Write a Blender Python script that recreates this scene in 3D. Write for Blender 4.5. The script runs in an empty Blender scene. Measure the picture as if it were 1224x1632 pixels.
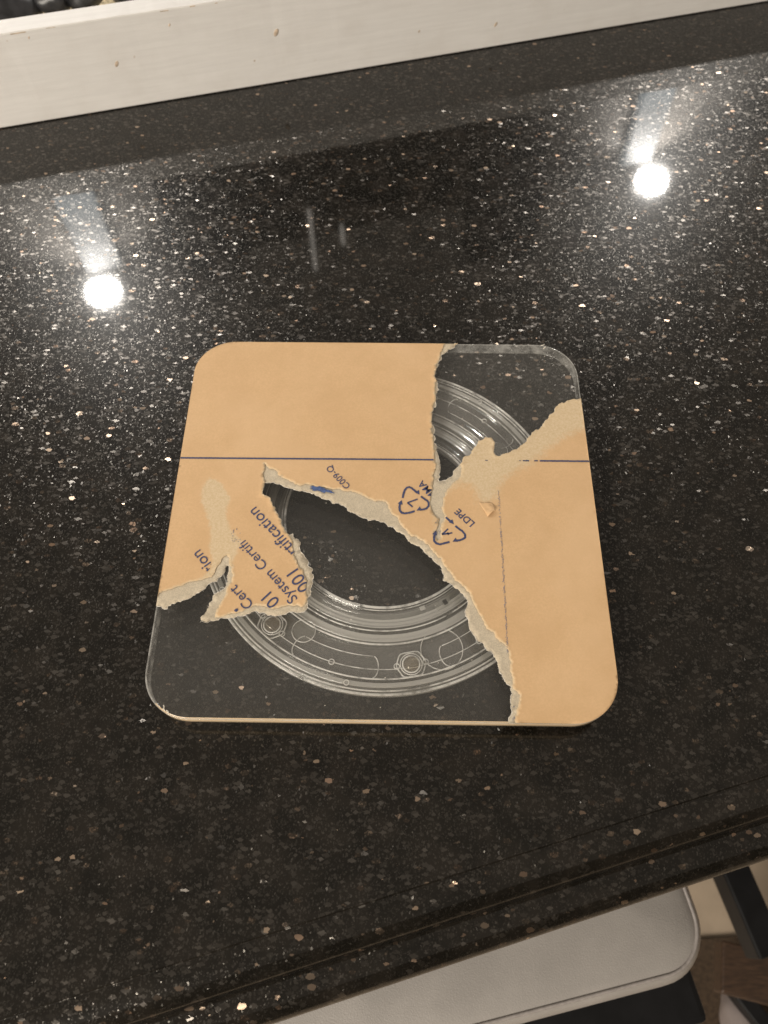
import bpy, bmesh, math, random
import numpy as np
from mathutils import Vector, Matrix, noise
from mathutils.geometry import delaunay_2d_cdt
R = math.radians
random.seed(7)
sc = bpy.context.scene
C = sc.collection

# ---------------------------------------------------------------- camera
W, H, F = 1224.0, 1632.0, 1226.0
AX = Vector((0.4919, 0.006, 0.0127))
CAM = Vector((0.0043, -0.2172, 0.4003))
ROT = Matrix.Rotation(AX.length, 3, AX.normalized())
cam = bpy.data.objects.new('camera', bpy.data.cameras.new('camera'))
C.objects.link(cam); sc.camera = cam
cam.matrix_world = Matrix.Translation(CAM) @ ROT.to_4x4()
cam.data.sensor_fit = 'VERTICAL'
cam.data.sensor_height = 34.6
cam.data.lens = F / H * 34.6
cam.data.clip_start = .01; cam.data.clip_end = 50
cam.data.dof.use_dof = True
cam.data.dof.focus_distance = .445
cam.data.dof.aperture_fstop = 9.0

# ---------------------------------------------------------------- light
world = bpy.data.worlds.new('World'); sc.world = world; world.use_nodes = True
bg = world.node_tree.nodes['Background']
bg.inputs[0].default_value = (1.0, .86, .70, 1); bg.inputs[1].default_value = .27

def downlight(x, y, z, watt, rad=.053, col=(1, .96, .90)):
    l = bpy.data.lights.new('downlight', 'AREA'); l.shape = 'DISK'; l.size = rad * 2
    l.energy = watt; l.color = col; l.spread = R(140)
    o = bpy.data.objects.new('downlight', l); C.objects.link(o); o.location = (x, y, z)
    return o
downlight(-.975, 1.654, 1.5, 28)
downlight(.958, 2.228, 1.5, 37)
# soft fill panel added behind and left of the viewer, brightens the board
_l = bpy.data.lights.new('fill_panel', 'AREA'); _l.shape = 'RECTANGLE'; _l.size = 1.0; _l.size_y = 1.0
_l.energy = 63; _l.color = (1, .92, .80)
_o = bpy.data.objects.new('fill_panel', _l); C.objects.link(_o); _o.location = (-1.15, -1.7, .95); _o.rotation_euler = (R(54), 0, R(-34))

sc.view_settings.view_transform = 'Standard'
sc.view_settings.look = 'None'
sc.view_settings.exposure = 0
sc.view_settings.gamma = 1
sc.cycles.max_bounces = 14
sc.cycles.transparent_max_bounces = 40
sc.cycles.transmission_bounces = 12
sc.cycles.sample_clamp_indirect = 6
sc.cycles.use_denoising = True
sc.render.film_transparent = False

ZC = -.019                       # granite top; the acrylic's top face is z = 0

def at(px, py, z=0.0):
    d = ROT @ Vector(((px - W / 2) / F, -(py - H / 2) / F, -1))
    t = (z - CAM.z) / d.z
    return CAM + d * t

# ---------------------------------------------------------------- helpers
def tag(o, label=None, cat=None, group=None, kind=None):
    if label: o['label'] = label
    if cat: o['category'] = cat
    if group: o['group'] = group
    if kind: o['kind'] = kind
    return o

def empty(name, loc=(0, 0, 0), rz=0):
    o = bpy.data.objects.new(name, None); C.objects.link(o)
    o.location = loc; o.rotation_euler = (0, 0, rz); o.empty_display_size = .02
    return o

def link(name, me, mat, parent=None, smooth=False):
    o = bpy.data.objects.new(name, me); C.objects.link(o)
    if mat: me.materials.append(mat)
    if smooth:
        me.polygons.foreach_set('use_smooth', [True] * len(me.polygons))
    if parent is not None: o.parent = parent
    return o

def obj(name, bm, mat, parent=None, smooth=False):
    me = bpy.data.meshes.new(name)
    bmesh.ops.recalc_face_normals(bm, faces=bm.faces)
    bm.to_mesh(me); bm.free()
    return link(name, me, mat, parent, smooth)

def box(bm, c, s, rz=0, bevel=0, seg=2, M=None):
    m = Matrix.Translation(c) @ Matrix.Rotation(rz, 4, 'Z') @ Matrix.Diagonal((s[0], s[1], s[2], 1))
    if M is not None: m = M @ m
    r = bmesh.ops.create_cube(bm, size=1, matrix=m)
    if bevel:
        es = list({e for v in r['verts'] for e in v.link_edges})
        bmesh.ops.bevel(bm, geom=es, offset=bevel, segments=seg, affect='EDGES', profile=.5)

def tube(bm, pts, r, seg=8, closed=False, rfun=None):
    n = len(pts); rings = []
    P = [Vector(p) for p in pts]
    for i in range(n):
        a = P[i - 1] if (i or closed) else P[0]
        b = P[(i + 1) % n] if (i < n - 1 or closed) else P[-1]
        t = (b - a).normalized()
        up = Vector((0, 0, 1)) if abs(t.z) < .9 else Vector((1, 0, 0))
        s = t.cross(up).normalized(); u = s.cross(t)
        rr = rfun(i) if rfun else r
        rings.append([bm.verts.new(P[i] + s * math.cos(2 * math.pi * k / seg) * rr + u * math.sin(2 * math.pi * k / seg) * rr) for k in range(seg)])
    m = n if closed else n - 1
    for i in range(m):
        A, B = rings[i], rings[(i + 1) % n]
        for k in range(seg):
            bm.faces.new((A[k], A[(k + 1) % seg], B[(k + 1) % seg], B[k]))
    if not closed:
        bm.faces.new(rings[0]); bm.faces.new(rings[-1][::-1])

def lathe(bm, prof, seg=240, cx=0, cy=0):
    """closed profile of (r, z) turned round the vertical axis"""
    rings = []
    for i in range(seg):
        a = 2 * math.pi * i / seg
        rings.append([bm.verts.new((cx + r * math.cos(a), cy + r * math.sin(a), z)) for r, z in prof])
    n = len(prof)
    for i in range(seg):
        A, B = rings[i], rings[(i + 1) % seg]
        for k in range(n):
            bm.faces.new((A[k], A[(k + 1) % n], B[(k + 1) % n], B[k]))

def rrect(cx, cy, hx, hy, r, n=12, rz=0):
    out = []
    for qx, qy, a0 in ((1, 1, 0), (-1, 1, 90), (-1, -1, 180), (1, -1, 270)):
        for k in range(n + 1):
            a = R(a0 + 90 * k / n)
            x = qx * (hx - r) + r * math.cos(a); y = qy * (hy - r) + r * math.sin(a)
            out.append((cx + x * math.cos(rz) - y * math.sin(rz), cy + x * math.sin(rz) + y * math.cos(rz)))
    return out

def prism(bm, pts, z0, z1):
    a = [bm.verts.new((x, y, z0)) for x, y in pts]; b = [bm.verts.new((x, y, z1)) for x, y in pts]
    n = len(pts)
    bm.faces.new(b); bm.faces.new(a[::-1])
    for i in range(n): bm.faces.new((a[i], a[(i + 1) % n], b[(i + 1) % n], b[i]))

# ---------------------------------------------------------------- materials
def mat(name):
    m = bpy.data.materials.new(name); m.use_nodes = True
    nt = m.node_tree; nt.nodes.clear()
    out = nt.nodes.new('ShaderNodeOutputMaterial')
    return m, nt, out

class NT:
    def __init__(s, nt): s.nt = nt
    def n(s, t, **k):
        nd = s.nt.nodes.new(t)
        for a, b in k.items():
            if a.startswith('i_'): nd.inputs[a[2:].replace('_', ' ')].default_value = b
            else: setattr(nd, a, b)
        return nd
    def l(s, a, b): s.nt.links.new(a, b)
    def math(s, op, a, b=None, c=None, clamp=False):
        nd = s.n('ShaderNodeMath', operation=op, use_clamp=clamp)
        for i, v in enumerate((a, b, c)):
            if v is None: continue
            if isinstance(v, (int, float)): nd.inputs[i].default_value = v
            else: s.l(v, nd.inputs[i])
        return nd.outputs[0]
    def vmath(s, op, a, b=None, scale=None):
        nd = s.n('ShaderNodeVectorMath', operation=op)
        for i, v in enumerate((a, b)):
            if v is None: continue
            if isinstance(v, tuple): nd.inputs[i].default_value = v
            else: s.l(v, nd.inputs[i])
        if scale is not None:
            if isinstance(scale, (int, float)): nd.inputs['Scale'].default_value = scale
            else: s.l(scale, nd.inputs['Scale'])
        return nd
    def mix(s, fac, a, b, dt='RGBA'):
        nd = s.n('ShaderNodeMix', data_type=dt)
        ia, ib = (6, 7) if dt == 'RGBA' else (2, 3)
        for i, v in ((0, fac), (ia, a), (ib, b)):
            if isinstance(v, (int, float)): nd.inputs[i].default_value = v
            elif isinstance(v, tuple): nd.inputs[i].default_value = v if len(v) == 4 else (*v, 1)
            else: s.l(v, nd.inputs[i])
        return nd.outputs[2 if dt == 'RGBA' else 0]
    def ramp(s, x, lo, hi):
        nd = s.n('ShaderNodeMapRange', clamp=True, interpolation_type='SMOOTHSTEP')
        s.l(x, nd.inputs[0]); nd.inputs[1].default_value = lo; nd.inputs[2].default_value = hi
        return nd.outputs[0]
    def noise(s, vec, scale, detail=4, rough=.55):
        nd = s.n('ShaderNodeTexNoise'); nd.inputs['Scale'].default_value = scale
        nd.inputs['Detail'].default_value = detail; nd.inputs['Roughness'].default_value = rough
        if vec is not None: s.l(vec, nd.inputs['Vector'])
        return nd

def simple(name, col, rough=.5, metal=0, spec=.5, nscale=0, namp=.1, bump=0, bscale=400, coat=0, stretch=None):
    m, nt, out = mat(name); N = NT(nt)
    b = N.n('ShaderNodeBsdfPrincipled')
    b.inputs['Roughness'].default_value = rough; b.inputs['Metallic'].default_value = metal
    b.inputs['Specular IOR Level'].default_value = spec; b.inputs['Coat Weight'].default_value = coat
    tc = N.n('ShaderNodeTexCoord').outputs['Object']
    if stretch:
        mp = N.n('ShaderNodeMapping'); mp.inputs['Scale'].default_value = stretch; mp.inputs['Rotation'].default_value = (0, 0, 0)
        N.l(tc, mp.inputs[0]); tc = mp.outputs[0]
    if nscale:
        nz = N.noise(tc, nscale, 5)
        f = N.ramp(nz.outputs[0], .3, .7)
        lo = tuple(c * (1 - namp) for c in col); hi = tuple(min(1, c * (1 + namp)) for c in col)
        N.l(N.mix(f, lo, hi), b.inputs['Base Color'])
    else: b.inputs['Base Color'].default_value = (*col, 1)
    if bump:
        bp = N.n('ShaderNodeBump'); bp.inputs['Strength'].default_value = bump; bp.inputs['Distance'].default_value = .0005
        N.l(N.noise(tc, bscale, 4).outputs[0], bp.inputs['Height']); N.l(bp.outputs[0], b.inputs['Normal'])
    N.l(b.outputs[0], out.inputs[0])
    return m

def granite():
    m, nt, out = mat('black_granite'); N = NT(nt)
    tc = N.n('ShaderNodeTexCoord').outputs['Object']
    geo = N.n('ShaderNodeNewGeometry').outputs['Normal']
    # warp a little so that flakes are not all convex cells
    wn = N.noise(tc, 700, 3)
    warp = N.vmath('ADD', tc, N.vmath('SCALE', N.vmath('SUBTRACT', wn.outputs['Color'], (.5, .5, .5)).outputs[0], scale=.0019).outputs[0]).outputs[0]
    def layer(scale, keep, size, stretch, rot, seed, metric='EUCLIDEAN'):
        mp = N.n('ShaderNodeMapping'); mp.inputs['Scale'].default_value = stretch
        mp.inputs['Rotation'].default_value = (0, 0, rot); mp.inputs['Location'].default_value = (seed, seed * 1.7, seed * .3)
        N.l(warp, mp.inputs[0])
        v = N.n('ShaderNodeTexVoronoi', feature='F1', distance=metric); v.inputs['Scale'].default_value = scale
        N.l(mp.outputs[0], v.inputs['Vector'])
        sep = N.n('ShaderNodeSeparateColor'); N.l(v.outputs['Color'], sep.inputs[0])
        # second random numbers per cell
        wn2 = N.n('ShaderNodeTexWhiteNoise', noise_dimensions='3D'); N.l(v.outputs['Color'], wn2.inputs['Vector'])
        wn3 = N.n('ShaderNodeTexWhiteNoise', noise_dimensions='3D')
        N.l(N.vmath('ADD', v.outputs['Color'], (3.1, 7.7, 1.3)).outputs[0], wn3.inputs['Vector'])
        k = N.math('LESS_THAN', sep.outputs[0], keep)
        sz = N.math('MULTIPLY_ADD', sep.outputs[1], size * .6, size * .4)
        d = N.math('LESS_THAN', v.outputs['Distance'], sz)
        return N.math('MULTIPLY', k, d), wn2.outputs['Color'], wn3.outputs['Value'], sep.outputs[2]
    L1 = layer(200, .14, .50, (1, 1.6, 1), .6, 3.0)      # big copper flakes
    L2 = layer(270, .46, .50, (1, 1.7, 1), -.7, 11.0, 'CHEBYCHEV')    # medium grey-brown flakes
    L4 = layer(330, .52, .50, (1.9, 1, 1), .35, 41.0, 'MANHATTAN')
    L3 = layer(760, .92, .55, (1.3, 1, 1), .2, 23.0)     # fine glitter
    def tilt(col, k):
        v = N.vmath('SUBTRACT', N.vmath('SCALE', col, scale=2.0).outputs[0], (1, 1, 1)).outputs[0]
        ln = N.vmath('LENGTH', v).outputs['Value']
        return N.vmath('SCALE', v, scale=N.math('MULTIPLY', N.math('MULTIPLY', ln, ln), k)).outputs[0]
    t1 = N.mix(0.0, (0, 0, 0), (0, 0, 0), 'RGBA')
    def vsel(mask, a, b):
        nd = N.n('ShaderNodeMix', data_type='VECTOR'); N.l(mask, nd.inputs[0])
        if isinstance(a, tuple): nd.inputs[4].default_value = a
        else: N.l(a, nd.inputs[4])
        N.l(b, nd.inputs[5]); return nd.outputs[1]
    t = vsel(L3[0], (0, 0, 0), tilt(L3[1], .13))
    t = vsel(L2[0], t, tilt(L2[1], .14))
    t = vsel(L4[0], t, tilt(L4[1], .15))
    t = vsel(L1[0], t, tilt(L1[1], .20))
    nrm = N.vmath('NORMALIZE', N.vmath('ADD', geo, t).outputs[0]).outputs[0]
    big = N.noise(tc, 60, 3)
    # colours
    base = N.mix(N.ramp(big.outputs[0], .35, .7), (.006, .0052, .004), (.014, .0115, .009))
    c3 = N.mix(L3[2], (.08, .075, .07), (.30, .28, .25))
    c2 = N.mix(L2[2], (.17, .155, .14), (.38, .345, .31))
    c1 = N.mix(L1[2], (.55, .36, .25), (.85, .66, .50))
    col = N.mix(L3[0], base, c3); col = N.mix(L2[0], col, c2); col = N.mix(L4[0], col, N.mix(L4[2], (.14, .13, .12), (.40, .37, .34))); col = N.mix(L1[0], col, c1)
    # depth of each flake below the polished face: many are half buried
    w3 = N.math('MULTIPLY', L3[0], N.math('MULTIPLY', L3[3], .34))
    w2 = N.math('MULTIPLY', L2[0], N.math('MULTIPLY', L2[3], .30))
    w1 = N.math('MULTIPLY', L1[0], N.math('MULTIPLY_ADD', N.math('POWER', L1[3], 4.0), .75, .04))
    w4 = N.math('MULTIPLY', L4[0], N.math('MULTIPLY', L4[3], .28))
    met = N.math('MAXIMUM', N.math('MAXIMUM', N.math('MAXIMUM', w3, w4), w2), w1)
    dark = N.n('ShaderNodeBsdfPrincipled'); N.l(base, dark.inputs['Base Color'])
    dark.inputs['Roughness'].default_value = .5; dark.inputs['Specular IOR Level'].default_value = 0
    fl = N.n('ShaderNodeBsdfPrincipled'); N.l(col, fl.inputs['Base Color'])
    fl.inputs['Metallic'].default_value = .93; fl.inputs['Roughness'].default_value = .29
    N.l(nrm, fl.inputs['Normal'])
    mx = N.n('ShaderNodeMixShader'); N.l(met, mx.inputs[0]); N.l(dark.outputs[0], mx.inputs[1]); N.l(fl.outputs[0], mx.inputs[2])
    # polished face over everything
    gl = N.n('ShaderNodeBsdfGlossy'); gl.inputs['Roughness'].default_value = .035
    sm = N.noise(tc, 25, 3)
    bp = N.n('ShaderNodeBump'); bp.inputs['Strength'].default_value = .05; bp.inputs['Distance'].default_value = .0002
    N.l(sm.outputs[0], bp.inputs['Height']); N.l(bp.outputs[0], gl.inputs['Normal'])
    fr = N.n('ShaderNodeFresnel'); fr.inputs['IOR'].default_value = 1.56
    m2 = N.n('ShaderNodeMixShader'); N.l(fr.outputs[0], m2.inputs[0]); N.l(mx.outputs[0], m2.inputs[1]); N.l(gl.outputs[0], m2.inputs[2])
    g2 = N.n('ShaderNodeBsdfGlossy'); g2.inputs['Roughness'].default_value = .30
    m3 = N.n('ShaderNodeMixShader'); m3.inputs[0].default_value = .15; N.l(gl.outputs[0], m3.inputs[1]); N.l(g2.outputs[0], m3.inputs[2])
    N.l(m3.outputs[0], m2.inputs[2])
    N.l(m2.outputs[0], out.inputs[0])
    return m

def clear(name, haze=.05, tint=(.97, .97, .96), hazecol=(.8, .78, .74), rough=.03, ior=1.49, noisy=False, gloss=1.0, facing=0):
    """thin-walled clear plastic: passes light straight, mirrors by Fresnel, a little milky"""
    m, nt, out = mat(name); N = NT(nt)
    tr = N.n('ShaderNodeBsdfTransparent'); tr.inputs[0].default_value = (*tint, 1)
    g = N.n('ShaderNodeBsdfGlossy'); g.inputs['Roughness'].default_value = rough
    d = N.n('ShaderNodeBsdfDiffuse'); d.inputs[0].default_value = (*hazecol, 1)
    t2 = N.n('ShaderNodeBsdfTranslucent'); t2.inputs[0].default_value = (*hazecol, 1)
    dd = N.n('ShaderNodeMixShader'); dd.inputs[0].default_value = .35; N.l(d.outputs[0], dd.inputs[1]); N.l(t2.outputs[0], dd.inputs[2])
    tc = N.n('ShaderNodeTexCoord').outputs['Object']
    a = N.n('ShaderNodeMixShader')
    hz = haze
    if noisy:
        nz = N.noise(tc, 120, 4)
        hz = N.math('MULTIPLY', N.ramp(nz.outputs[0], .2, .8), haze * 2)
    if facing:
        lw = N.n('ShaderNodeLayerWeight'); lw.inputs[0].default_value = .5
        f2 = N.math('MULTIPLY', N.math('POWER', lw.outputs['Facing'], 3.0), facing)
        hz = N.math('ADD', f2, hz, clamp=True)
    if isinstance(hz, float): a.inputs[0].default_value = hz
    else: N.l(hz, a.inputs[0])
    N.l(tr.outputs[0], a.inputs[1]); N.l(dd.outputs[0], a.inputs[2])
    lf = N.n('ShaderNodeLayerWeight'); lf.inputs[0].default_value = .5     # Schlick, the same from both sides of the thin wall
    f = N.math('MULTIPLY', N.math('MULTIPLY_ADD', N.math('POWER', lf.outputs['Facing'], 5.0), .96, .04), gloss, clamp=True)
    b = N.n('ShaderNodeMixShader'); N.l(f, b.inputs[0]); N.l(a.outputs[0], b.inputs[1]); N.l(g.outputs[0], b.inputs[2])
    N.l(b.outputs[0], out.inputs[0])
    return m

def paper_top():
    m, nt, out = mat('kraft_paper'); N = NT(nt)
    tc = N.n('ShaderNodeTexCoord').outputs['Object']
    at_ = N.n('ShaderNodeAttribute', attribute_name='torn').outputs['Fac']
    n1 = N.noise(tc, 900, 5, .7); n2 = N.noise(tc, 45, 3)
    mp = N.n('ShaderNodeMapping'); mp.inputs['Scale'].default_value = (1, 6, 1); N.l(tc, mp.inputs[0])
    n3 = N.noise(mp.outputs[0], 260, 4, .6)
    c = N.mix(N.ramp(n1.outputs[0], .3, .7), (.62, .405, .215), (.69, .455, .250))
    c = N.mix(N.math('MULTIPLY', N.ramp(n2.outputs[0], .35, .7), .55), c, (.585, .375, .195))
    n5 = N.noise(tc, 12, 4, .6)
    c = N.mix(N.math('MULTIPLY', N.ramp(n5.outputs[0], .45, .7), .5), c, (.72, .49, .285))
    c = N.mix(N.math('MULTIPLY', N.ramp(n3.outputs[0], .5, .8), .25), c, (.74, .50, .28))
    pale = N.mix(N.ramp(n1.outputs[0], .35, .65), (.60, .45, .27), (.68, .53, .35))
    n4 = N.noise(tc, 330, 6, .75)
    f = N.math('ADD', at_, N.math('MULTIPLY_ADD', n4.outputs[0], .9, -.45))
    f = N.ramp(f, .28, .72)
    c = N.mix(f, c, pale)
    b = N.n('ShaderNodeBsdfPrincipled'); N.l(c, b.inputs['Base Color'])
    b.inputs['Roughness'].default_value = .62; b.inputs['Specular IOR Level'].default_value = .25
    bp = N.n('ShaderNodeBump'); bp.inputs['Strength'].default_value = .25; bp.inputs['Distance'].default_value = .0002
    N.l(n1.outputs[0], bp.inputs['Height']); N.l(bp.outputs[0], b.inputs['Normal'])
    N.l(b.outputs[0], out.inputs[0]); return m

def paper_fibre():
    m, nt, out = mat('torn_paper_fibre'); N = NT(nt)
    tc = N.n('ShaderNodeTexCoord').outputs['Object']
    n1 = N.noise(tc, 1500, 5, .8); n2 = N.noise(tc, 160, 5, .7)
    c = N.mix(N.ramp(n1.outputs[0], .42, .60), (.47, .40, .30), (.62, .53, .40))
    c = N.mix(N.math('MULTIPLY', N.ramp(n2.outputs[0], .5, .75), .6), c, (.72, .62, .48))
    b = N.n('ShaderNodeBsdfPrincipled'); N.l(c, b.inputs['Base Color'])
    b.inputs['Roughness'].default_value = .85; b.inputs['Specular IOR Level'].default_value = .1
    bp = N.n('ShaderNodeBump'); bp.inputs['Strength'].default_value = .4; bp.inputs['Distance'].default_value = .0003
    N.l(n2.outputs[0], bp.inputs['Height']); N.l(bp.outputs[0], b.inputs['Normal'])
    N.l(b.outputs[0], out.inputs[0]); return m

def slatted():
    m, nt, out = mat('horizontal_blinds'); N = NT(nt)
    tc = N.n('ShaderNodeTexCoord').outputs['Object']
    b = N.n('ShaderNodeBsdfPrincipled'); b.inputs['Base Color'].default_value = (.13, .12, .11, 1); b.inputs['Roughness'].default_value = .30; b.inputs['Specular IOR Level'].default_value = .05
    mp = N.n('ShaderNodeMapping'); mp.inputs['Scale'].default_value = (.001, .001, 1); N.l(tc, mp.inputs[0])
    h = N.noise(mp.outputs[0], 5, 2, .5)
    bp = N.n('ShaderNodeBump'); bp.inputs['Strength'].default_value = 1; bp.inputs['Distance'].default_value = .02
    N.l(h.outputs[0], bp.inputs['Height']); N.l(bp.outputs[0], b.inputs['Normal'])
    N.l(b.outputs[0], out.inputs[0]); return m
def glow_strip():  # added glow that makes the streaks mirrored in the granite
    m, nt, out = mat('glowing_streak'); N = NT(nt)
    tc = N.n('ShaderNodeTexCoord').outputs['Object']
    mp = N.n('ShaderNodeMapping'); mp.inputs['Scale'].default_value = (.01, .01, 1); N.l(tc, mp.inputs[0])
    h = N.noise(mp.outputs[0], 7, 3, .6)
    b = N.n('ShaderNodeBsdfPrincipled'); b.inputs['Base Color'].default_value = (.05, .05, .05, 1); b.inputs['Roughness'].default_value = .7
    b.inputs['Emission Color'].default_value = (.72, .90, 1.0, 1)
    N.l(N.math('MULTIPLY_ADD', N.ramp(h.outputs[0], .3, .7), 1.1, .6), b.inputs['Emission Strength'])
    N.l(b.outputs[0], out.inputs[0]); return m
M = {}
M['granite'] = granite()
M['acrylic'] = clear('clear_acrylic', haze=.032, tint=(.985, .985, .98), rough=.01)
M['acrylic_edge'] = clear('sawn_acrylic_edge', haze=.30, tint=(.95, .95, .93), hazecol=(.78, .76, .72), rough=.12, noisy=True)
M['arris'] = clear('arris_glint', haze=.40, hazecol=(.82, .80, .76), rough=.12, gloss=2.0, noisy=True)  # bright glint along the plate's edge put into a milky material
M['front_edge'] = clear('front_edge_showing_paper', haze=.88, hazecol=(.97, .74, .48), rough=.15)  # tan of the paper mirrored inside the edge, put into its colour
M['clear'] = clear('clear_plastic', haze=.10, rough=.06, facing=1.0, gloss=4.0, hazecol=(.9, .88, .84))
M['milky'] = clear('milky_plastic', haze=.44, rough=.08, facing=.8, gloss=4.0, hazecol=(.9, .88, .84))
M['lip'] = clear('bright_plastic_lip', haze=.80, noisy=True, hazecol=(.95, .93, .90), rough=.08, facing=.3, gloss=1.5)
M['haze'] = clear('hazy_plastic', haze=.10, rough=.05)
M['paper'] = paper_top()
M['fibre'] = paper_fibre()
M['deckle'] = simple('deckle', (.72, .66, .57), .9, nscale=900, namp=.25)
M['ink'] = simple('navy_ink', (.045, .055, .13), .55, nscale=2500, namp=.45)
M['ink_blue'] = simple('blue_ink', (.06, .10, .24), .5, nscale=900, namp=.4)
M['ink_faint'] = simple('faint_ink', (.20, .20, .26), .6, nscale=2500, namp=.3)
M['dark_hole'] = simple('dark_clip', (.02, .018, .016), .4, nscale=300)
M['black_wood'] = simple('black_lacquer', (.008, .008, .009), .45, nscale=30, namp=.3, spec=.25)
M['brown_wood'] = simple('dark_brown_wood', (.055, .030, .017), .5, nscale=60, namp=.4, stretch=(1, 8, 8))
M['leather'] = simple('white_leather', (.36, .335, .315), .42, nscale=18, namp=.09, bump=.6, bscale=900, spec=.4)
M['piping'] = simple('leather_piping', (.33, .30, .285), .5, nscale=300, namp=.1)
M['pebble'] = simple('black_river_stone', (.030, .030, .033), .33, nscale=90, namp=.5, bump=.3, bscale=250)
M['sand'] = simple('pale_gravel', (.55, .45, .28), .8, nscale=400, namp=.4, bump=1, bscale=500)
M['floor'] = simple('beige_floor_tile', (.47, .375, .28), .45, nscale=14, namp=.12, bump=.1, bscale=90)
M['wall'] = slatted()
M['streak_glow'] = glow_strip()
M['dark_wall'] = simple('dull_wall', (.13, .115, .095), .4, nscale=8, namp=.2)
M['screen'] = simple('dark_screen', (.010, .009, .009), .25, nscale=20)
M['speaker'] = simple('speaker_cloth', (.012, .016, .022), .7, nscale=300, namp=.2)
M['glint'] = simple('glint_glow', (.85, .84, .80), .4, nscale=50)
_b = [q for q in M['glint'].node_tree.nodes if q.type == 'BSDF_PRINCIPLED'][0]
_b.inputs['Emission Color'].default_value = (1, .92, .82, 1); _b.inputs['Emission Strength'].default_value = 2.2  # glows only to draw the small mirrored glints
M['shoe'] = simple('grey_felt', (.26, .22, .21), .8, nscale=250, namp=.35, bump=.6, bscale=500)
M['mat'] = simple('floor_shadow_brown', (.070, .045, .027), .9, nscale=200, namp=.3, bump=.5, bscale=600)  # floor shadow put into a dark brown colour

def board_mat():
    m, nt, out = mat('white_painted_wood'); N = NT(nt)
    tc = N.n('ShaderNodeTexCoord').outputs['Object']
    mp = N.n('ShaderNodeMapping'); mp.inputs['Scale'].default_value = (.06, 1, 1); N.l(tc, mp.inputs[0])
    g = N.noise(mp.outputs[0], 260, 5, .7); s = N.noise(tc, 30, 5, .6); k = N.noise(tc, 75, 2)
    c = N.mix(N.ramp(g.outputs[0], .3, .7), (.70, .675, .65), (.76, .735, .71))
    c = N.mix(N.math('MULTIPLY', N.ramp(s.outputs[0], .45, .75), .3), c, (.62, .58, .54))
    c = N.mix(N.ramp(k.outputs[0], .74, .80), c, (.42, .30, .20))
    b = N.n('ShaderNodeBsdfPrincipled'); N.l(c, b.inputs['Base Color']); b.inputs['Roughness'].default_value = .5
    bp = N.n('ShaderNodeBump'); bp.inputs['Strength'].default_value = .35; bp.inputs['Distance'].default_value = .0006
    N.l(g.outputs[0], bp.inputs['Height']); N.l(bp.outputs[0], b.inputs['Normal'])
    N.l(b.outputs[0], out.inputs[0]); return m
M['board'] = board_mat()
M['chip'] = simple('bare_wood_chip', (.52, .41, .31), .8, nscale=200, namp=.3)

# ================================================================ SETTING
# granite worktop -------------------------------------------------
e0, e1 = at(420, 1490, ZC), at(1224, 1235, ZC)
ue = (e1 - e0).normalized(); ve = Vector((ue.y, -ue.x, 0))      # ve points to the viewer
bm = bmesh.new()
bk = 1.0
fr_ = e0 + ue * .5
prof = [(0, 0), (.0004, -.0009), (.0012, -.0013), (.0020, -.0011)]
for k in range(1, 11):
    a = R(9 * k); prof.append((.0020 + .0175 * math.sin(a), -.0011 - .0125 * (1 - math.cos(a))))
for k in range(1, 6):
    a = R(18 * k); prof.append((.0195 + .0035 * (1 - math.cos(a)), -.0136 - .0035 * math.sin(a)))
for k in range(1, 9):
    a = R(11.25 * k); prof.append((.0230 + .0150 * math.sin(a), -.0171 - .0130 * (1 - math.cos(a))))
prof += [(.0380, -.040), (.0372, -.0412), (.0, -.0412)]
n_u = 30
cols = []
back = e0 - ve * .95
for s in range(n_u + 1):
    u = -1.1 + 2.4 * s / n_u
    base_ = e0 + ue * u
    row = [bm.verts.new((base_.x - ve.x * .95, base_.y - ve.y * .95, ZC)), ]
    for v, z in prof:
        p = base_ + ve * v; row.append(bm.verts.new((p.x, p.y, ZC + z)))
    row.append(bm.verts.new((base_.x - ve.x * .95, base_.y - ve.y * .95, ZC - .0412)))
    cols.append(row)
for s in range(n_u):
    A, B = cols[s], cols[s + 1]
    for k in range(len(A) - 1):
        bm.faces.new((A[k], A[k + 1], B[k + 1], B[k]))
worktop = obj('granite_worktop', bm, M['granite'], smooth=True)
worktop.data.polygons.foreach_set('use_smooth', [abs(p.normal.z) < .9995 for p in worktop.data.polygons])
tag(worktop, kind='structure')

# floor -----------------------------------------------------------
bm = bmesh.new(); v = [bm.verts.new(p) for p in ((-4, -3, -.93), (4, -3, -.93), (4, 4, -.93), (-4, 4, -.93))]; bm.faces.new(v)
tag(obj('floor', bm, M['floor']), kind='structure')

# far wall behind the lamps (seen mirrored in the polished granite)
lampL, lampR = Vector((-.975, 1.654, 0)), Vector((.958, 2.228, 0))
uw = (lampR - lampL).normalized(); nw = Vector((-uw.y, uw.x, 0))
wall0 = lampL + nw * .10
ang_w = math.atan2(uw.y, uw.x)
def wallbox(name, u, z, su, sz, depth, off, m, parent=None, bev=.004):
    bm = bmesh.new(); c = wall0 + uw * u - nw * off
    box(bm, (c.x, c.y, z), (su, depth, sz), ang_w, bev)
    return obj(name, bm, m, parent)
bm = bmesh.new(); c = wall0 + uw * 1.0 + nw * .05
box(bm, (c.x, c.y, .30), (7, .1, 2.46), ang_w)
tag(obj('wall_far', bm, M['wall']), kind='structure')
bm = bmesh.new(); box(bm, (0, -2.2, .2), (7, .1, 2.2), 0)
tag(obj('wall_near', bm, M['dark_wall']), kind='structure')

def mirror_u(px, py, off=0):
    """where the reflected ray of a pixel meets the far wall: (u, z)"""
    q = at(px, py, ZC); d = (q - CAM); d.z *= -1
    t = (wall0 - nw * off - q).dot(nw) / d.dot(nw); p = q + d * t
    return (p - wall0).dot(uw), p.z

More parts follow.
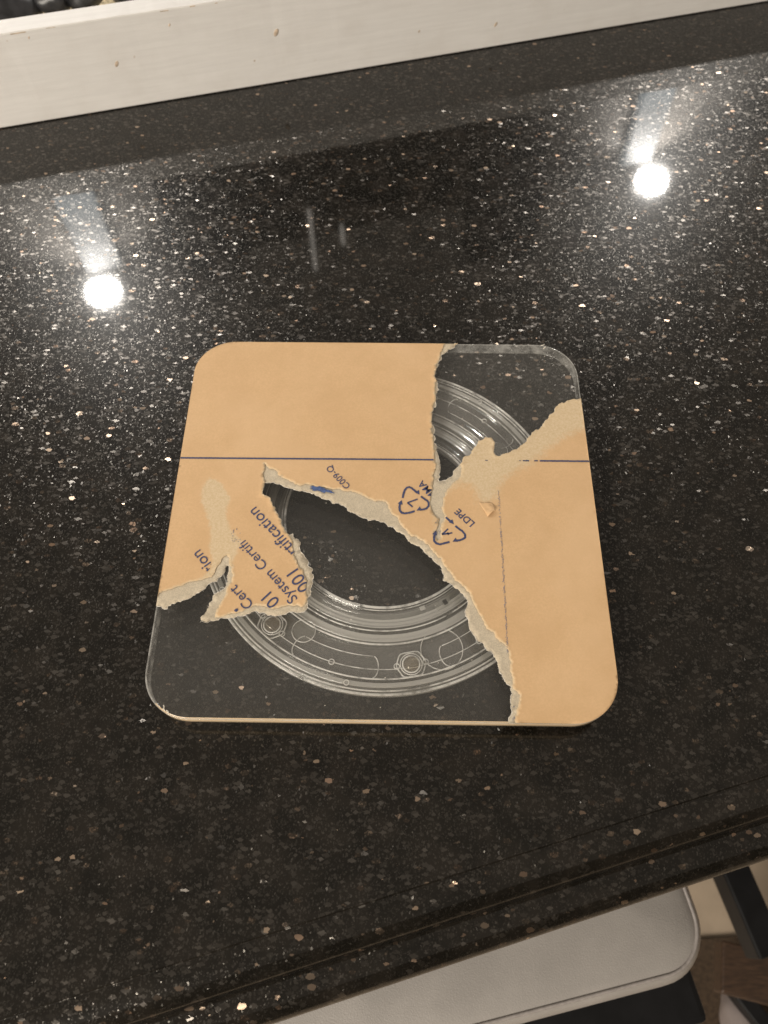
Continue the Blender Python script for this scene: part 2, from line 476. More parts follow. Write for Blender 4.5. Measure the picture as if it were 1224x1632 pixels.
ua, za = mirror_u(395, 480); ub, zb = mirror_u(720, 250)
cab = empty('wall_cabinet', wall0 + uw * (ua + ub) / 2 - nw * .1 + Vector((0, 0, .15)), ang_w)
tag(cab, 'large dark double-door cabinet on the far wall between the two lamps', 'cabinet')
def cabpart(name, u, z, su, sz, depth, off, m, parent=None):
    o = wallbox(name, u, z, su, sz, depth, off, m); o.parent = parent or cab
    if parent is None: o.matrix_parent_inverse = (Matrix.Translation(cab.location) @ Matrix.Rotation(ang_w, 4, 'Z')).inverted()
    return o
uc, wd = (ua + ub) / 2, abs(ub - ua)
cabpart('carcass', uc, .72, wd, 1.15, .16, .10, M['screen'])
for q in (-1, 1):
    dd = cabpart('door', uc + q * wd / 4, .72, wd / 2 - .01, 1.12, .02, .195, M['screen'])
for px, py in ((498, 384), (546, 374)):
    u, z = mirror_u(px, py, .225); cabpart('glint_strip', u, z, .012, .24 if px < 520 else .07, .03, .225, M['glint'])  # glowing bars drawn as glints on the dark doors
for (du, lab) in ((.02, 'left'), (-.035, 'right')):
    base_u = (lampL - wall0).dot(uw) if lab == 'left' else (lampR - wall0).dot(uw)
    pl = wallbox('streak_strip', base_u + du, .66, .12, 1.63, .03, .015, M['streak_glow'])  # glowing strip added for the streak under the lamp
    tag(pl, 'narrow vertical glowing strip added on the far wall as the mirrored streak below the %s lamp' % lab, 'glow strip', 'added streak strips below the lamps')
for (px, py, lab) in ((320, 330, 'left'), (790, 300, 'right')):
    u, z = mirror_u(px, py)
    s = wallbox('wall_speaker', u, z, .24, .42, .14, .075, M['speaker'])
    tag(s, 'dark cloth speaker on the far wall, %s of the dark cabinet' % lab, 'speaker', 'wall speakers')

# ================================================================ WHITE BOX WITH PEBBLES
b0, b1 = at(0, 206, ZC), at(1224, 3, ZC)
ub_ = (b1 - b0).normalized(); nb = Vector((-ub_.y, ub_.x, 0)); angb = math.atan2(ub_.y, ub_.x)
TOP = .0552
bt = (at(100, 16, TOP) - b0).dot(nb)       # board thickness from the back top arris
tray = empty('pebble_box', Vector((b0.x, b0.y, 0)) + ub_ * .2, angb)
tag(tray, 'long low white painted wooden box filled with black stones, along the top of the photo', 'wooden box')
def tray_board(name, x0, x1, y0, y1, z0, z1, bev=.0012):
    bm = bmesh.new(); n = 90 if x1 - x0 > .5 else 4
    box(bm, ((x0 + x1) / 2, (y0 + y1) / 2, (z0 + z1) / 2), (x1 - x0, y1 - y0, z1 - z0), 0, bev, 3)
    if n > 10:
        ed = [e for e in bm.edges if abs(e.verts[0].co.x - e.verts[1].co.x) > .5]
        bmesh.ops.subdivide_edges(bm, edges=ed, cuts=240)
        for v in bm.verts:
            if abs(v.co.z - z1) < .003 and abs(v.co.y - y0) < .003:
                q = noise.noise(Vector((v.co.x * 55, 3, 0))) ; q2 = noise.noise(Vector((v.co.x * 260, 9, 0)))
                d = max(0, q - .15) * .0022 + max(0, q2 - .2) * .0010
                v.co.z -= d; v.co.y += d * .5
                v.co.y += .0006 * noise.noise(Vector((v.co.x * 12, 1, 0)))
    return obj(name, bm, M['board'], tray, False)
zz0 = ZC + .0006
tray_board('front_board', -1.0, 1.2, 0, bt, zz0, TOP)
tray_board('back_board', -1.0, 1.2, .17, .17 + bt, zz0, TOP)
tray_board('end_board', -1.0 - bt, -1.0, 0, .17 + bt, zz0, TOP)
tray_board('end_board', 1.2, 1.2 + bt, 0, .17 + bt, zz0, TOP)
tray_board('bottom_board', -1.0, 1.2, bt, .17, zz0, zz0 + .006, .0005)
# bare wood showing along the worn front arris
bm = bmesh.new()
rr = random.Random(3)
for k in range(46):
    x = -.55 + 1.0 * rr.random(); L = rr.uniform(.002, .014)
    box(bm, (x, -.00008, TOP - .0014 + rr.uniform(-.0003, .0004)), (L, .0004, rr.uniform(.0003, .0008)), 0, .0001, 1)
tag(obj('worn_edge', bm, M['chip'], tray), kind='stuff')
for px, py, s in ((186, 102, 1.2), (440, 52, 1.5), (790, 39, 1.0), (668, 50, .6), (270, 40, .6), (46, 60, .5)):
    d = ROT @ Vector(((px - W / 2) / F, -(py - H / 2) / F, -1)); t = (b0 - CAM).dot(nb) / d.dot(nb); p = CAM + d * t
    lo = Matrix.Rotation(-angb, 3, 'Z') @ (p - tray.location)
    m4 = Matrix.Translation((lo.x, -.00005, lo.z)) @ Matrix.Rotation(.5, 4, 'Y') @ Matrix.Diagonal((.0012 * s, .00025, .0022 * s, 1))
    bm = bmesh.new(); bmesh.ops.create_icosphere(bm, subdivisions=2, radius=1, matrix=m4)
    obj('paint_nick', bm, M['chip'], tray, True)
# pale gravel
bm = bmesh.new()
nx, ny = 220, 16
gv = [[bm.verts.new((-1.0 + 2.2 * i / nx, bt + (.17 - bt) * j / ny, .012 + .004 * noise.noise(Vector((i * .9, j * .9, 2))))) for j in range(ny + 1)] for i in range(nx + 1)]
for i in range(nx):
    for j in range(ny): bm.faces.new((gv[i][j], gv[i + 1][j], gv[i + 1][j + 1], gv[i][j + 1]))
g = obj('gravel_bed', bm, M['sand'], smooth=True); g.location = tray.location; g.rotation_euler = (0, 0, angb)
tag(g, 'pale gold gravel lying under the black stones in the white box', 'gravel', kind='stuff')

peb = [  # px, py, z, half sizes, rz, label
    (14, 12, .040, (.026, .017, .013), 12, 'large glossy black stone at the left end of the row behind the white board'),
    (82, -6, .040, (.015, .016, .012), 60, 'black stone second from the left in the white box'),
    (136, -8, .040, (.017, .012, .011), 8, 'speckled black stone third from the left in the white box'),
    (205, -13, .040, (.017, .014, .011), -20, 'black stone fourth from the left, barely showing over the white board'),
    (275, -25, .040, (.022, .014, .012), 20, 'black stone fifth from the left, barely showing over the white board'),]
for i, (px, py, z, s, rz, lab) in enumerate(peb):
    bm = bmesh.new(); bmesh.ops.create_icosphere(bm, subdivisions=4, radius=1)
    for v in bm.verts:
        n_ = noise.noise(v.co * 1.1 + Vector((i * 7.3, 0, 0))) * .16
        v.co = Vector((v.co.x * s[0], v.co.y * s[1], v.co.z * s[2])) * (1 + n_)
    o = obj('river_stone', bm, M['pebble'], None, True)
    p = at(px, py, z); o.location = p; o.rotation_euler = (R(8 * math.sin(i)), R(10 * math.cos(i * 2)), R(rz + 16))
    tag(o, lab or 'black river stone hidden behind the front row in the white box', 'stone', 'black stones in the white box')

# ================================================================ TURNTABLE
tt = empty('turntable', (0, 0, ZC))
tag(tt, 'square clear acrylic turntable with rounded corners, half covered in torn brown protective paper', 'turntable')
OFF = Vector((0, 0, -ZC))         # children are built in world coordinates
class _P: pass
def part(name, bm, m, parent=None, smooth=False):
    o = obj(name, bm, m, None, smooth)
    if parent is None:
        o.parent = tt; o.location = OFF
    else: o.parent = parent
    return o
S = .125; RAD = .0255; TH = .0082
outline = rrect(0, 0, S, S, RAD, 20)
def ofs(d): return rrect(0, 0, S - d, S - d, RAD - d, 20)
# clear plate with softly eased arrises (top and bottom faces and the inner core)
bm = bmesh.new()
lev = [(0.0006, 0.0), (.0002, -.0002), (0, -.0006), (0, -TH + .0006), (.0002, -TH + .0002), (.0006, -TH)]
rings = [[bm.verts.new((x, y, z)) for x, y in ofs(d)] for d, z in lev]
n = len(outline)
bm.faces.new(rings[0]); bm.faces.new(rings[-1][::-1])
top_plate = part('acrylic_plate', bm, M['acrylic'])
bm = bmesh.new()
def edge_band(idx_ok, m, name):
    bm = bmesh.new()
    rings = [[bm.verts.new((x, y, z)) for x, y in ofs(d)] for d, z in lev]
    for a, b in zip(rings[:-1], rings[1:]):
        for i in range(n):
            if idx_ok(i): bm.faces.new((a[i], a[(i + 1) % n], b[(i + 1) % n], b[i]))
    for v in [v for v in bm.verts if not v.link_faces]: bm.verts.remove(v)
    return part(name, bm, m, top_plate, True)
def front(i):
    x, y = outline[i]; return y < -S + .0075
edge_band(lambda i: not front(i), M['acrylic_edge'], 'sawn_edge')
edge_band(front, M['front_edge'], 'front_edge')
bm = bmesh.new(); tube(bm, [(x, y, -.0004) for x, y in ofs(-.00002)], .00030, 6, closed=True)  # milky tube drawn as the bright glint along the plate's edge
part('arris_glint', bm, M['arris'], top_plate, True)

# ---- torn paper outlines (traced on the plate's top face)
R1 = [(733, 500), (729, 549), (724, 554), (713, 561), (703, 568), (698, 579), (695, 589), (693, 597), (695, 607), (697, 615), (695, 628), (694, 638),
      (691, 651), (689, 661), (688, 677), (690, 693), (691, 706), (695, 716), (698, 726), (701, 737), (702, 746), (700, 755), (698, 765), (700, 768),
      (713, 764), (721, 759), (722, 752), (731, 742), (740, 729), (752, 719.5), (757, 713), (763, 703), (773, 698), (783, 699), (788, 705), (788, 714),
      (789, 726), (796, 728), (809, 723), (825, 716), (829, 711), (835, 708), (840, 700), (848, 690), (861, 684), (871, 670), (876, 662), (884, 656),
      (886, 649), (894, 643), (907, 639), (924, 636), (1000, 632), (1000, 500)]
R2 = [(230, 968), (250, 966), (275, 962), (290, 957.6), (308, 949.5), (328, 938), (346, 928), (354, 918), (359, 910), (361, 902), (364, 902), (365.5, 909),
      (362, 920), (363, 927), (361, 934), (357, 940), (342, 947), (339.6, 952), (338.7, 958), (333, 968), (329.7, 976), (321, 986), (321.6, 990), (330, 993),
      (345, 989), (361, 986), (372, 986), (386, 982), (401, 975.6), (408, 974), (415, 977), (426, 981), (437, 982), (453, 980), (471, 976.5), (485, 975),
      (490, 969), (490.6, 959), (495, 949), (498.7, 929), (499.6, 920), (498, 907), (490.6, 893), (483.5, 884), (477, 873), (478, 864), (472.7, 859),
      (467, 851), (462, 853), (454.7, 846), (452, 841), (447.5, 828), (438.5, 814), (433, 801), (428.6, 793), (419, 788), (419.6, 778), (422, 770),
      (435, 769), (440, 771.5), (453, 777), (467, 779), (480, 783), (498, 787.5), (508, 791), (523, 796.6), (541, 803.5), (555, 815), (578, 826), (591, 830),
      (614, 834), (627, 840), (633, 848), (646, 855), (660, 868), (674, 876), (683, 887), (698, 900), (704.6, 912), (706, 925), (721, 933), (734, 945),
      (744, 956), (743, 971), (740.5, 976), (747, 990), (748, 1002), (754, 1012), (770, 1026), (786, 1043), (793, 1057), (796, 1072), (806, 1088),
      (816, 1105), (814, 1124), (816, 1134), (811, 1144), (808, 1154), (805, 1230), (150, 1230), (150, 968)]
# zones where the printed upper ply has come away
Z1 = [(706, 540), (706, 549), (702, 560), (697, 575), (692, 590), (691, 610), (691, 640), (687, 655), (685, 670), (685, 690), (688, 705), (690, 720), (689, 735),
      (691, 747), (688.6, 763), (690, 773), (687, 785), (685, 800), (688, 812), (692, 820), (700, 827), (697, 843), (693, 858), (698, 862), (702, 845), (709, 822),
      (705, 807), (706, 795), (712, 782), (720, 772), (730, 765), (735, 750), (720, 700), (720, 650), (731, 540)]
Z2 = [(421, 739), (429, 747), (445, 759), (468, 770), (494, 773), (530, 780), (560, 783), (586, 795), (598, 800), (614, 800), (619, 811), (625, 820), (637, 834),
      (647, 845), (660, 855), (674, 862), (684, 871), (698, 889), (711, 905), (724, 925), (741, 938), (750, 951), (760, 971), (776, 1003), (796, 1023), (809, 1036),
      (814, 1056), (817, 1082), (817, 1098), (829, 1108), (826, 1124), (821, 1141), (821, 1154), (820, 1175), (700, 1175), (700, 1000), (600, 900), (470, 815), (440, 776), (423, 770), (421, 752)]
Z3 = [(460, 850), (463, 857), (469, 882), (473, 893), (481, 907), (485, 918), (490, 927), (488, 940), (491, 952), (487, 964), (471, 966), (453, 967), (440, 969),
      (417, 966), (408, 965), (402, 967), (390, 972), (377, 978), (361, 981), (341, 984), (345, 974), (352, 962), (359, 950), (361, 940), (367, 930), (371, 916), (371, 905),
      (365, 897), (362, 885), (350, 900), (338, 920), (320, 925), (300, 929), (285, 935), (268, 940), (258, 944), (250, 956), (230, 960), (230, 1000), (420, 1050), (520, 960), (520, 880), (490, 850)]
Z4 = [(336, 762), (352, 768), (359, 781), (368, 794), (362, 808), (361, 826), (367, 843), (377, 854), (385, 864), (380, 878), (372, 894), (368, 915), (345, 930), (322, 922),
      (336, 905), (338, 893), (334, 873), (336, 855), (333, 833), (327, 817), (321, 800), (322, 778), (330, 765)]
SOFT_UR = [(950, 630), (936, 684), (905, 695), (880, 712), (850, 738), (823, 752), (806, 763), (796, 778), (790, 796), (778, 803), (762, 800), (758, 784), (748, 774), (728, 772),
           (712, 784), (700, 790), (695, 760), (720, 700), (840, 660), (890, 620)]
FRET = [(690, 770), (700, 810), (712, 835), (705, 860), (694, 862), (684, 835), (682, 800)]

def wp(pts): return [(p.x, p.y) for p in (at(x, y, 0) for x, y in pts)]
def rough(pts, amp, seed, mn=.00035, closed=True):
    rd = random.Random(seed); out = []
    n = len(pts)
    def rec(a, b, amp_):
        L = math.hypot(b[0] - a[0], b[1] - a[1])
        if L < mn * 1.6 : return [a]
        k = rd.gauss(0, 1) * amp_ * L
        mx_, my = (a[0] + b[0]) / 2 - (b[1] - a[1]) / L * k, (a[1] + b[1]) / 2 + (b[0] - a[0]) / L * k
        return rec(a, (mx_, my), amp_) + rec((mx_, my), b, amp_)
    for i in range(n if closed else n - 1):
        out += rec(pts[i], pts[(i + 1) % n], amp)
    return out
def inside(P, poly):
    P = np.asarray(P); q = np.asarray(poly); res = np.zeros(len(P), bool)
    x, y = P[:, 0], P[:, 1]
    for (x0, y0), (x1, y1) in zip(q, np.roll(q, -1, 0)):
        if y0 == y1: continue
        c = ((y0 > y) != (y1 > y)) & (x < (x1 - x0) * (y - y0) / (y1 - y0) + x0)
        res ^= c
    return res
def dist(P, poly, closed=True):
    P = np.asarray(P); q = np.asarray(poly); d = np.full(len(P), 1e9)
    nxt = np.roll(q, -1, 0)
    if not closed: q, nxt = q[:-1], nxt[:-1]
    for a, b in zip(q, nxt):
        ab = b - a; L = (ab ** 2).sum() + 1e-18
        t = np.clip(((P - a) @ ab) / L, 0, 1)
        dd = ((P - (a + t[:, None] * ab)) ** 2).sum(1); d = np.minimum(d, dd)
    return np.sqrt(d)

r1 = rough(wp(R1), .11, 1); r2 = rough(wp(R2), .10, 2)
z1 = rough(wp([(x + (3.5 if (y < 765 and x < 712) else 0), y) for x, y in Z1]), .09, 3); z2 = rough(wp(Z2), .09, 4); z3 = rough(wp(Z3), .09, 5); z4 = wp(Z4)
out_p = rrect(0, 0, S + .00015, S + .00015, RAD, 24)

def sheet(loops, keepfun, step, seed):
    rd = np.random.RandomState(seed)
    verts = []; edges = []
    for lp in loops:
        b = len(verts); verts += [Vector(p) for p in lp]
        edges += [(b + i, b + (i + 1) % len(lp)) for i in range(len(lp))]
    g = np.arange(-S, S + step, step)
    X, Y = np.meshgrid(g, g); X = X.ravel() + rd.uniform(-.3, .3, X.size) * step; Y = Y.ravel() + rd.uniform(-.3, .3, Y.size) * step
    G = np.stack([X, Y], 1)
    ok = np.ones(len(G), bool)
    allp = np.array([tuple(v) for v in verts])
    # drop grid points that crowd a traced edge
    cell = {}
    for p in allp: cell.setdefault((int(p[0] // step), int(p[1] // step)), 1)
    for i, p in enumerate(G):
        if (int(p[0] // step), int(p[1] // step)) in cell: ok[i] = False
    G = G[ok]
    verts += [Vector(p) for p in G]
    vo, eo, fo, *_ = delaunay_2d_cdt(verts, edges, [], 0, 1e-7)
    V = np.array([tuple(v) for v in vo]); Fc = np.array([f for f in fo if len(f) == 3])
    cen = V[Fc].mean(1)
    Fc = Fc[keepfun(cen)]
    used = np.unique(Fc); mp = -np.ones(len(V), int); mp[used] = np.arange(len(used))
    return V[used], mp[Fc]

def in_paper(c): return inside(c, out_p) & ~inside(c, r1) & ~inside(c, r2)
def in_print(c): return in_paper(c) & ~inside(c, z1) & ~inside(c, z2) & ~inside(c, z3)

def make_sheet(name, V, Fc, z, m, parent, thick, zadd=None, attr=None):
    Z = np.full(len(V), z) + (zadd if zadd is not None else 0)
    me = bpy.data.meshes.new(name)
    me.from_pydata([(a, b, c) for (a, b), c in zip(V, Z)], [], Fc.tolist()); me.update()
    if attr is not None:
        at_ = me.attributes.new('torn', 'FLOAT', 'POINT'); at_.data.foreach_set('value', attr.astype(np.float32))
    me.polygons.foreach_set('use_smooth', [True] * len(me.polygons))
    o = link(name, me, m)
    sm = o.modifiers.new('thickness', 'SOLIDIFY'); sm.thickness = thick; sm.offset = -1
    if parent is None: o.parent = tt; o.location = OFF
    else: o.parent = parent
    return o

V, Fc = sheet([out_p, r1, r2], in_paper, .0022, 1)
dh = np.minimum(dist(V, r1), dist(V, r2))
wob = np.array([noise.noise(Vector((p[0] * 90, p[1] * 90, 0))) for p in V])
lift = np.clip(1 - dh / .0030, 0, 1) ** 1.5 * (.00030 + .0006 * np.clip(wob, 0, 1))
tip = at(322, 988, 0); dt = np.hypot(V[:, 0] - tip.x, V[:, 1] - tip.y)
lift += np.clip(1 - dt / .012, 0, 1) ** 2 * .0022
paper = make_sheet('protective_paper', V, Fc, .00018, M['fibre'], None, .00012, lift)
paper['label'] = 'pale torn inner ply of the brown protective paper'

V2, F2 = sheet([out_p, r1, r2, z1, z2, z3], in_print, .0013, 2)
soft = np.zeros(len(V2))
for poly, w_, lvl in ((wp(SOFT_UR), .0085, .95), (z4, .003, .95), (wp(FRET), .003, .45)):
    d = dist(V2, poly); s_ = inside(V2, poly); sd = np.where(s_, d, -d)
    soft = np.maximum(soft, np.clip(.5 + sd / w_ * .5, 0, 1) * lvl)
dh = np.minimum(dist(V2, r1), dist(V2, r2)); dz = np.minimum(np.minimum(dist(V2, z1), dist(V2, z2)), dist(V2, z3))
soft = np.maximum(soft, np.clip(1 - dh / .0016, 0, 1) * .8)
soft = np.maximum(soft, np.clip(1 - dz / .0026, 0, 1) * .72)
wob = np.array([noise.noise(Vector((p[0] * 90, p[1] * 90, 0))) for p in V2])
lift = np.clip(1 - dh / .0030, 0, 1) ** 1.5 * (.00030 + .0006 * np.clip(wob, 0, 1)) + np.clip(1 - np.minimum(dh, dz) / .0014, 0, 1) * .00015
lift += np.array([.00012 * noise.noise(Vector((p[0] * 30, p[1] * 30, 4))) for p in V2]) * np.clip(dh / .004, 0, 1)
PZ = .00042
printed = make_sheet('printed_layer', V2, F2, PZ, M['paper'], paper, .00014, lift, soft)

# pale ragged lip along the tears
def rag(loop, seed, name):
    P = np.array(loop); ok = inside(P, rrect(0, 0, S - .0004, S - .0004, RAD, 16))
    bm = bmesh.new(); rd = random.Random(seed); i = 0; N_ = len(P)
    start = int(np.argmin(ok)); run = []
    for k in range(N_ + 1):
        j = (start + k) % N_
        if ok[j] and k < N_: run.append(j)
        else:
            if len(run) > 3:
                pts = [(P[q][0], P[q][1], .00045 + .00012 * noise.noise(Vector((P[q][0] * 300, P[q][1] * 300, 1)))) for q in run]
                ra = [.00010 + .00022 * max(0, noise.noise(Vector((p[0] * 420, p[1] * 420, seed))) + .25) for p in pts]
                tube(bm, pts, .0002, 5, rfun=lambda i: ra[i])
                # loose fibres
                for q in run:
                    if rd.random() < .10:
                        a = rd.uniform(0, 6.28); L = rd.uniform(.0004, .0013)
                        tube(bm, [(P[q][0], P[q][1], .0004), (P[q][0] + math.cos(a) * L * .6, P[q][1] + math.sin(a) * L * .6, .0006), (P[q][0] + math.cos(a + .4) * L, P[q][1] + math.sin(a + .4) * L, .00045)], .00006, 4)
            run = []
    o = part(name, bm, M['deckle'], paper); o['kind'] = 'stuff'; return o
rag(r1, 1, 'torn_fibre'); rag(r2, 2, 'torn_fibre')

# curled scrap on the pale patch
bm = bmesh.new(); gx = 10
A = [at(763, 801), at(786, 802), at(789, 815), at(777, 824)]
vv = []
for i in range(gx + 1):
    row = []
    for j in range(gx + 1):
        u, v_ = i / gx, j / gx
        p = A[0].lerp(A[1], u).lerp(A[3].lerp(A[2], u), v_)
        p.z = .0006 + .0022 * math.sin(u * 2.2) * (v_ ** 1.5) + .0006 * noise.noise(p * 300)
        row.append(bm.verts.new(p))
    vv.append(row)
for i in range(gx):
    for j in range(gx): bm.faces.new((vv[i][j], vv[i + 1][j], vv[i + 1][j + 1], vv[i][j + 1]))
cs = part('curled_scrap', bm, M['paper'], paper, True)
md = cs.modifiers.new('thickness', 'SOLIDIFY'); md.thickness = .00015

# ---- printing
IZ = PZ + .00022
def keep_print(me_v, soft_limit=.5, also_soft=True):
    P = np.array([(v[0], v[1]) for v in me_v])
    ok = in_print(P) & ~inside(P, z4)
    if also_soft: ok &= ~inside(P, wp(SOFT_UR))
    return ok
def ink(name, bm, m, clip=True, frac=1.0, seed=0, also_soft=True, label=None):
    if clip:
        bmesh.ops.triangulate(bm, faces=bm.faces)
        bm.faces.ensure_lookup_table()
        cen = [f.calc_center_median() for f in bm.faces]
        if cen:
            ok = keep_print(cen, also_soft=also_soft)
            rd = random.Random(seed)
            bad = [f for f, o_ in zip(list(bm.faces), ok) if not o_ or rd.random() > frac]
            bmesh.ops.delete(bm, geom=bad, context='FACES')
    me = bpy.data.meshes.new(name); bm.to_mesh(me); bm.free()
    o = link(name, me, m); o.parent = paper
    md = o.modifiers.new('thickness', 'SOLIDIFY'); md.thickness = .00002; md.offset = 1
    if label: o['label'] = label
    return o

def ribbon(bm, pts, w, z=IZ, step=.0004, ragged=0, seed=0):
    rd = random.Random(seed); P = [Vector((p[0], p[1])) for p in pts]; Q = []
    for a, b in zip(P[:-1], P[1:]):
        k = max(1, int((b - a).length / step))
        Q += [a.lerp(b, i / k) for i in range(k)]
    Q.append(P[-1]); prev = None
    for i, q in enumerate(Q):
        t = (Q[min(i + 1, len(Q) - 1)] - Q[max(i - 1, 0)]).normalized(); nn = Vector((-t.y, t.x))
        w1 = w / 2 * (1 + ragged * rd.uniform(-1, 1)); w2 = w / 2 * (1 + ragged * rd.uniform(-1, 1))
        cur = (bm.verts.new((q.x + nn.x * w1, q.y + nn.y * w1, z)), bm.verts.new((q.x - nn.x * w2, q.y - nn.y * w2, z)))
        if prev: bm.faces.new((prev[0], cur[0], cur[1], prev[1]))
        prev = cur

# long navy line (two lengths, broken over the torn patch)
bm = bmesh.new()
xl = at(288, 730.5); xr = at(694, 733.5)
ribbon(bm, wp([(288, 730.5), (490, 732), (691, 733.5)]), .00105, ragged=.12)
ribbon(bm, wp([(860, 735.3), (939, 736)]), .00105, ragged=.15, seed=2)
ribbon(bm, wp([(851, 735.2), (857, 735.3)]), .0008, ragged=.5, seed=2)
ribbon(bm, wp([(833, 735), (843, 735.2)]), .0008, ragged=.5, seed=3)
ribbon(bm, wp([(773, 734.5), (777, 734.6)]), .0006, ragged=.4, seed=4)
ribbon(bm, wp([(827, 735), (830, 735)]), .0005, ragged=.4, seed=4)
ink('printed_line', bm, M['ink'], clip=False)

font = bpy.data.curves.new('tmp_font', 'FONT')
def letters(s, p0, p1, hpx=None, part_name='printed_text', m='ink', bold=0, frac=1.0, also_soft=True, name_label=None):
    """text whose baseline runs from p0 to p1 (both lie on the plate)"""
    cu = bpy.data.curves.new('t', 'FONT'); cu.body = s; cu.resolution_u = 4; cu.offset = bold
    ob = bpy.data.objects.new('t', cu); C.objects.link(ob)
    dg = bpy.context.evaluated_depsgraph_get(); dg.update()
    me = bpy.data.meshes.new_from_object(ob.evaluated_get(dg))
    C.objects.unlink(ob); bpy.data.objects.remove(ob)
    a, b = at(*p0), at(*p1); d = (b - a); L = d.length; ang = math.atan2(d.y, d.x)
    xs = [v.co.x for v in me.vertices]; x0, x1 = min(xs), max(xs)
    sx = L / (x1 - x0); sy = sx if hpx is None else hpx
    T = Matrix.Translation((a.x, a.y, IZ)) @ Matrix.Rotation(ang, 4, 'Z') @ Matrix.Diagonal((sx, sy, 1, 1)) @ Matrix.Translation((-x0, 0, 0))
    bm = bmesh.new(); bm.from_mesh(me); bmesh.ops.transform(bm, matrix=T, verts=bm.verts)
    if frac < 1 or m == 'ink':
        bmesh.ops.triangulate(bm, faces=bm.faces)
        # finer triangles so that tears cut letters cleanly
        bmesh.ops.subdivide_edges(bm, edges=[e for e in bm.edges if e.calc_length() > .0005], cuts=2)
    return ink(part_name, bm, M[m], frac=frac, also_soft=also_soft, label=name_label)
letters('rtification', (474, 877), (408, 808), name_label='navy letters reading rtification')
letters('001', (497, 935), (474, 906), name_label='navy digits 001, the first half torn off')
letters('System Certifi', (475, 954), (391, 861), name_label='navy letters reading System Certi')
letters('01', (447, 958), (431, 943), name_label='navy digits 01 below System')
letters('Cert', (405, 963), (376, 932), name_label='navy letters reading Cert')
letters('tion', (343, 905), (319, 876), name_label='navy letters reading ion')
letters('C009-Q', (559, 775), (527, 742), name_label='navy code C009-Q')
letters('PMMA', (703, 797), (673, 766), bold=.01, name_label='navy letters MA')
letters('LDPE', (757, 834), (731, 811), bold=.012, name_label='navy letters LDPE')

def c2(x, y): return (500 + x / 4.371, 720 + y / 4.371)
def arrowhead(bm, base, tip, w):
    a, b = Vector(wp([base])[0]), Vector(wp([tip])[0]); d = (b - a); nn = Vector((-d.y, d.x)).normalized() * w
    bm.faces.new([bm.verts.new((q.x, q.y, IZ)) for q in (a + nn, a - nn, b)])
def recycle(strokes, heads, digit, name, lab, dfrac=1.0):
    bm = bmesh.new()
    for k, s in enumerate(strokes): ribbon(bm, wp([c2(*p) for p in s]), .00120, ragged=.18, seed=k)
    for b_, t_ in heads: arrowhead(bm, c2(*b_), c2(*t_), .00150)
    for k, s in enumerate(digit): ribbon(bm, wp([c2(*p) for p in s]), .00090, ragged=.15, seed=k + 9)
    return ink(name, bm, M['ink'], clip=False, label=lab)
recycle([[(620, 325), (624, 300), (634, 270), (648, 254), (665, 249), (682, 256), (705, 276), (722, 291)],
         [(746, 314), (770, 332), (792, 346), (800, 360), (799, 382), (785, 398), (765, 405), (740, 408)],
         [(703, 417), (670, 427), (635, 433), (612, 428), (598, 410), (597, 385), (604, 358)]],
        [((718, 278), (737, 302)), ((746, 398), (716, 413)), ((602, 368), (612, 340))],
        [[(724, 333), (690, 345), (652, 359)], [(652, 359), (670, 372), (688, 388)]], 'recycling_symbol', 'navy triangle of arrows around a 7')
recycle([[(920, 460), (940, 478), (958, 492)],
         [(986, 520), (1010, 540), (1035, 556), (1052, 578), (1055, 598), (1042, 610), (1015, 620), (992, 622)],
         [(946, 631), (910, 640), (878, 649), (852, 640), (838, 622), (838, 595), (846, 570)]],
        [((952, 484), (976, 508)), ((996, 616), (966, 629)), ((842, 582), (852, 552))],
        [[(965, 568), (930, 574), (892, 579)], [(892, 579), (915, 560), (935, 540)], [(940, 582), (930, 566)]], 'recycling_symbol', 'navy triangle of arrows around a worn 4')

# blue smear and ink scraps left on the bare ply
def blot(px, py, a, b, ang, m, seed, z=.0003):
    bm = bmesh.new(); c = at(px, py); rd = random.Random(seed); n_ = 26; vs = []
    for k in range(n_):
        t = 2 * math.pi * k / n_; rr_ = 1 + .28 * rd.uniform(-1, 1)
        x, y = a * math.cos(t) * rr_, b * math.sin(t) * rr_
        vs.append(bm.verts.new((c.x + x * math.cos(ang) - y * math.sin(ang), c.y + x * math.sin(ang) + y * math.cos(ang), z)))
    bm.faces.new(vs); return ink('ink_mark', bm, M[m], clip=False)
blot(509, 780.5, .0058, .0017, R(-14), 'ink_blue', 1, .0007)
blot(524, 784, .0030, .0009, R(-20), 'ink_blue', 2, .00075)
blot(377, 973, .0011, .0009, R(30), 'ink', 3, .0007)
bm = bmesh.new(); rd = random.Random(5)
for k in range(34):   # broken dots where System Certification runs over the torn patch, and at the symbol
    if k < 16: q = (383 - 14 * rd.random() ** .7, 866 - 22 * rd.random())
    elif k < 26: q = (697 + rd.uniform(-3, 4), 826 + rd.uniform(0, 26))
    else: q = (819 + rd.uniform(-3, 2), 1136 + rd.uniform(-12, 14))
    a = rd.uniform(0, 3.1); L = .0005 * rd.uniform(.6, 1.6); p = at(*q)
    ribbon(bm, [(p.x, p.y), (p.x + L * math.cos(a), p.y + L * math.sin(a))], .00035, z=.00075, ragged=.5, seed=k)
ink('ink_speck', bm, M['ink_faint'], clip=False)['kind'] = 'stuff'
